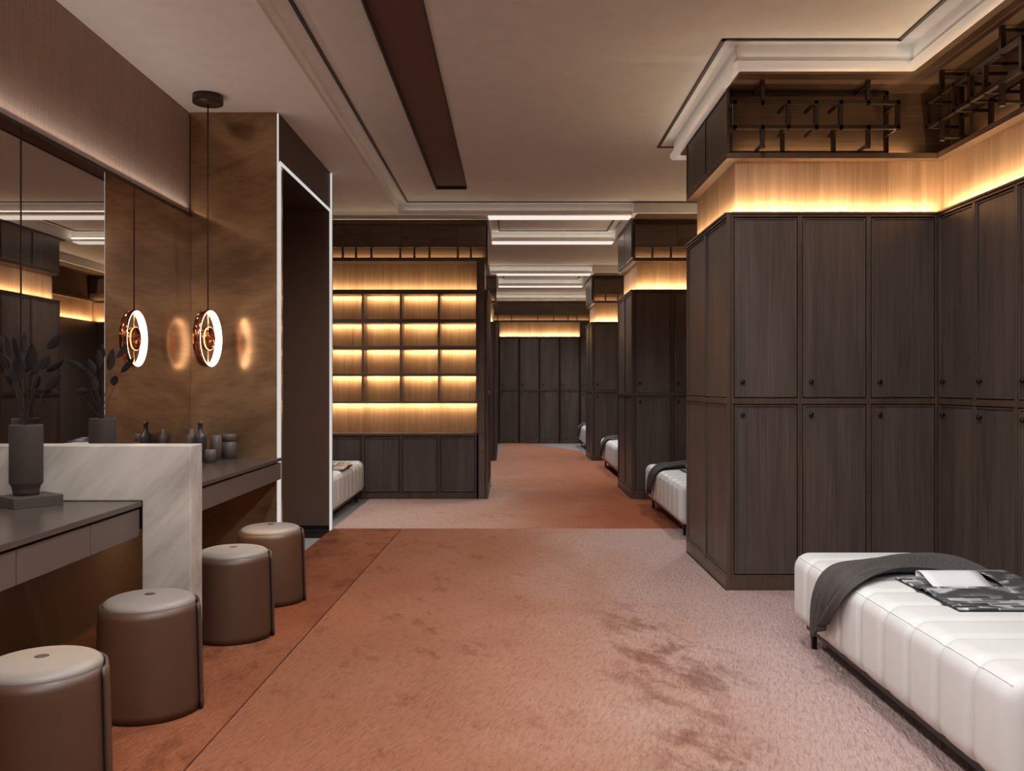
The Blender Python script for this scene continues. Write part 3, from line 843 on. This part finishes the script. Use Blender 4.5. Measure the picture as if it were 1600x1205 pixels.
# ------------------------------------------------------------------ vases and dried stems
def make_vase(label):
    t = thing('vase', label, 'vase', group='grey vases on the vanity')
    lathe('body', [(0, 0), (.049, 0), (.050, .012), (.054, .034), (.062, .046), (.064, .052), (.064, .285), (.062, .292), (.055, .292), (.054, .28), (.054, .20), (0, .20)], 'vase', t, 48)
    return t
v1 = make_vase('dark grey cylindrical vase on the near counter before the marble divider'); v1.location = (-2.035, 3.69, .845)
v2 = dup(v1, (-2.05, 4.41, .845), 0, 'dark grey vase on the rear counter, partly hidden behind the marble divider')
def board(cx, cy, rot, label):
    t = boxes('tray', [(-.10, .10, -.085, .085, 0, .044)], 'board', None, .002)
    t.location = (cx, cy, .80); t.rotation_euler = (0, 0, rot)
    return tag(t, label, 'tray')
board(-2.018, 3.682, math.radians(54), 'dark wooden tray board under the near grey vase')
board(-2.06, 4.43, math.radians(54), 'dark wooden tray board under the rear vase, behind the divider')
def stem(px, py, ln, wd_, ang, Y, base, group, label, flip=1):
    """one dried stem with its flat oval leaf head; positions measured on the photograph"""
    c = pt(px, py, Y); k = Y / F
    L = ln * k; Wd = wd_ * k
    a = math.radians(ang)
    ax = Vector((math.sin(a), random.uniform(-.25, .25), math.cos(a))).normalized()
    lo = c - ax * L / 2
    t = thing('dried_stem', label, 'dried stem', base, 0, group)
    b = Vector(base)
    top = lo - b
    mid = Vector((top.x * .25, top.y * .25, top.z * .55))
    pts = []
    for i in range(9):
        u = i / 8
        pts.append((1 - u) ** 2 * Vector((0, 0, 0)) + 2 * u * (1 - u) * mid + u * u * top)
    tube('stalk', pts, .0018, 'stem', t, 6, .6)
    side = ax.cross(Vector((random.uniform(-.5, .5), 1, random.uniform(-.3, .3)))).normalized(); nn = ax.cross(side)
    V, Fc = [], []; n = 12; m = 10
    for i in range(n + 1):
        u = i / n
        r = math.sin(PI * u ** .85) ** .75 if 0 < u < 1 else 0.0
        for q in range(m):
            b_ = 2 * PI * q / m
            p = lo - b + ax * (L * u) + side * (math.cos(b_) * r * Wd / 2) + nn * (math.sin(b_) * r * Wd / 2 * .32 - .006 * math.sin(PI * u))
            V.append(p)
    for i in range(n):
        for q in range(m): Fc.append((i * m + q, i * m + (q + 1) % m, (i + 1) * m + (q + 1) % m, (i + 1) * m + q))
    raw('leaf_head', V, Fc, 'leaf', t, smooth=True)
Q = .249
L1 = [(337, 138, 135, 62, 50), (282, 268, 105, 55, 35), (330, 395, 155, 60, 48), (300, 452, 75, 22, 90), (155, 145, 155, 42, -5), (200, 240, 160, 75, 15),
      (225, 290, 110, 52, 5), (110, 300, 200, 85, 3), (95, 165, 120, 45, -5), (45, 165, 150, 50, -12), (30, 262, 115, 55, -28), (8, 135, 95, 40, -30)]
for q in L1:
    stem(q[0] * Q, 500 + q[1] * Q, q[2] * Q, q[3] * Q, q[4], 3.69 + random.uniform(-.05, .05), (-2.035 + random.uniform(-.02, .02), 3.69 + random.uniform(-.02, .02), 1.05),
         'dried stems in the near vase', 'dark dried stem with an oval leaf head in the near vase')
L2 = [(480, 290, 140, 45, -58), (575, 290, 100, 45, -25), (560, 325, 75, 40, -35), (590, 395, 105, 50, -25), (515, 448, 92, 40, 88), (585, 440, 50, 20, 100), (620, 245, 130, 45, -8),
      (640, 200, 105, 40, -10), (697, 250, 145, 48, 8), (718, 382, 72, 45, 25), (765, 195, 112, 42, 32), (800, 285, 135, 42, 45)]
for q in L2:
    stem(q[0] * Q, 500 + q[1] * Q, q[2] * Q, q[3] * Q, q[4], 4.41 + random.uniform(-.05, .05), (-2.05 + random.uniform(-.02, .02), 4.41 + random.uniform(-.02, .02), 1.05),
         'dried stems in the rear vase', 'dark dried stem with an oval leaf head in the rear vase')

# bottles by the end wall
def bottle(x, y, prof, mat, label, lid=None, name='bottle', cat='bottle'):
    t = thing(name, label, cat, (x, y, .80), 0, 'containers on the rear counter')
    lathe('body', prof, mat, t, 32)
    if lid: lathe('lid', lid, mat, t, 32)
cyl = lambda r, h: [(0, 0), (r, 0), (r, h - .004), (r - .004, h), (0, h)]
bottle(-1.945, 6.05, cyl(.049, .118), 'bottle', 'wide lidded taupe canister against the stone end wall', [(0, .12), (.0505, .12), (.0505, .165), (.047, .169), (0, .169)], 'canister', 'canister')
bottle(-2.0, 5.945, cyl(.036, .166), 'bottle', 'plain taupe cylinder jar in front of the wide canister', None, 'jar', 'jar')
bottle(-1.962, 5.72, cyl(.035, .085), 'bottle', 'short taupe tumbler, frontmost of the containers on the rear counter', None, 'tumbler', 'tumbler')
bottle(-2.062, 5.82, [(0, 0), (.040, 0), (.040, .16), (.036, .176), (.016, .192), (.014, .24), (.018, .243), (.018, .262), (0, .262)], 'bottled', 'tall dark bottle with a slim neck beside the marble divider')
bottle(-2.15, 5.90, [(0, 0), (.034, 0), (.034, .15), (.03, .165), (.015, .18), (.014, .21), (0, .21)], 'bottle', 'taupe bottle with a short neck against the mirror')
bottle(-2.13, 5.55, cyl(.042, .12), 'bottle', 'squat taupe jar beside the mirror, half hidden by the marble divider', None, 'jar', 'jar')

# ------------------------------------------------------------------ lamps
def down(x, y, p, ang=110, z=ZT - .03, rad=.08, tx=None, ty=None, col=NEUT):
    spot('downlight', (x, y, z), (x if tx is None else tx, y if ty is None else ty, 0), p, col, ang, .9, rad)
KD = 1.0
for y in (-1.2, .6, 2.4): down(-.63, y, 150 * KD, 160, rad=.15); 
for y in (-1.0, 1.4, 3.6): down(.9, y, 105 * KD, 166, rad=.15)
down(-.63, 4.6, 120 * KD, 150, rad=.12); down(-.63, 6.6, 110 * KD, 150, rad=.12)
down(1.9, 3.2, 24, 100)
down(1.95, 8.2, 90); down(1.95, 13.0, 90); down(1.9, 18.4, 110)
down(-1.95, 9.0, 90, z=ZC - .02)
down(.5, 10.85, 80, 140); down(.5, 13.4, 120, 150); down(.5, 16.0, 80, 140); down(.5, 18.3, 90, 140)
area('wallpaper_fill', (XL + .012, 3.6, 2.51), (.5, 0, 1), 5.0, .012, 3.2, SOFT)  # unseen strip added above the mirror to brighten wallpaper and low ceiling
area('vanity_led', (XL + .3, 5.0, .64), (.02, 0, -1), .02, 1.8, 2.5, WARM)
area('vanity_led', (XL + .3, 2.9, .64), (.02, 0, -1), .02, 1.6, 1.5, WARM)

w = bpy.data.worlds.new('World'); S.world = w; w.use_nodes = True
w.node_tree.nodes['Background'].inputs[0].default_value = (.02, .018, .016, 1)

cam = bpy.data.cameras.new('camera'); co = bpy.data.objects.new('camera', cam); C.objects.link(co)
cam.sensor_width = 36; cam.lens = 36 * F / 1600; cam.shift_x = -2 / 1600; cam.clip_start = .05; cam.clip_end = 100
co.location = (0, 0, EYE); co.rotation_euler = (PI / 2, 0, 0)
S.camera = co
vs = S.view_settings
vs.view_transform = 'Standard'; vs.look = 'None'; vs.gamma = 1; vs.use_curve_mapping = False; vs.exposure = .6
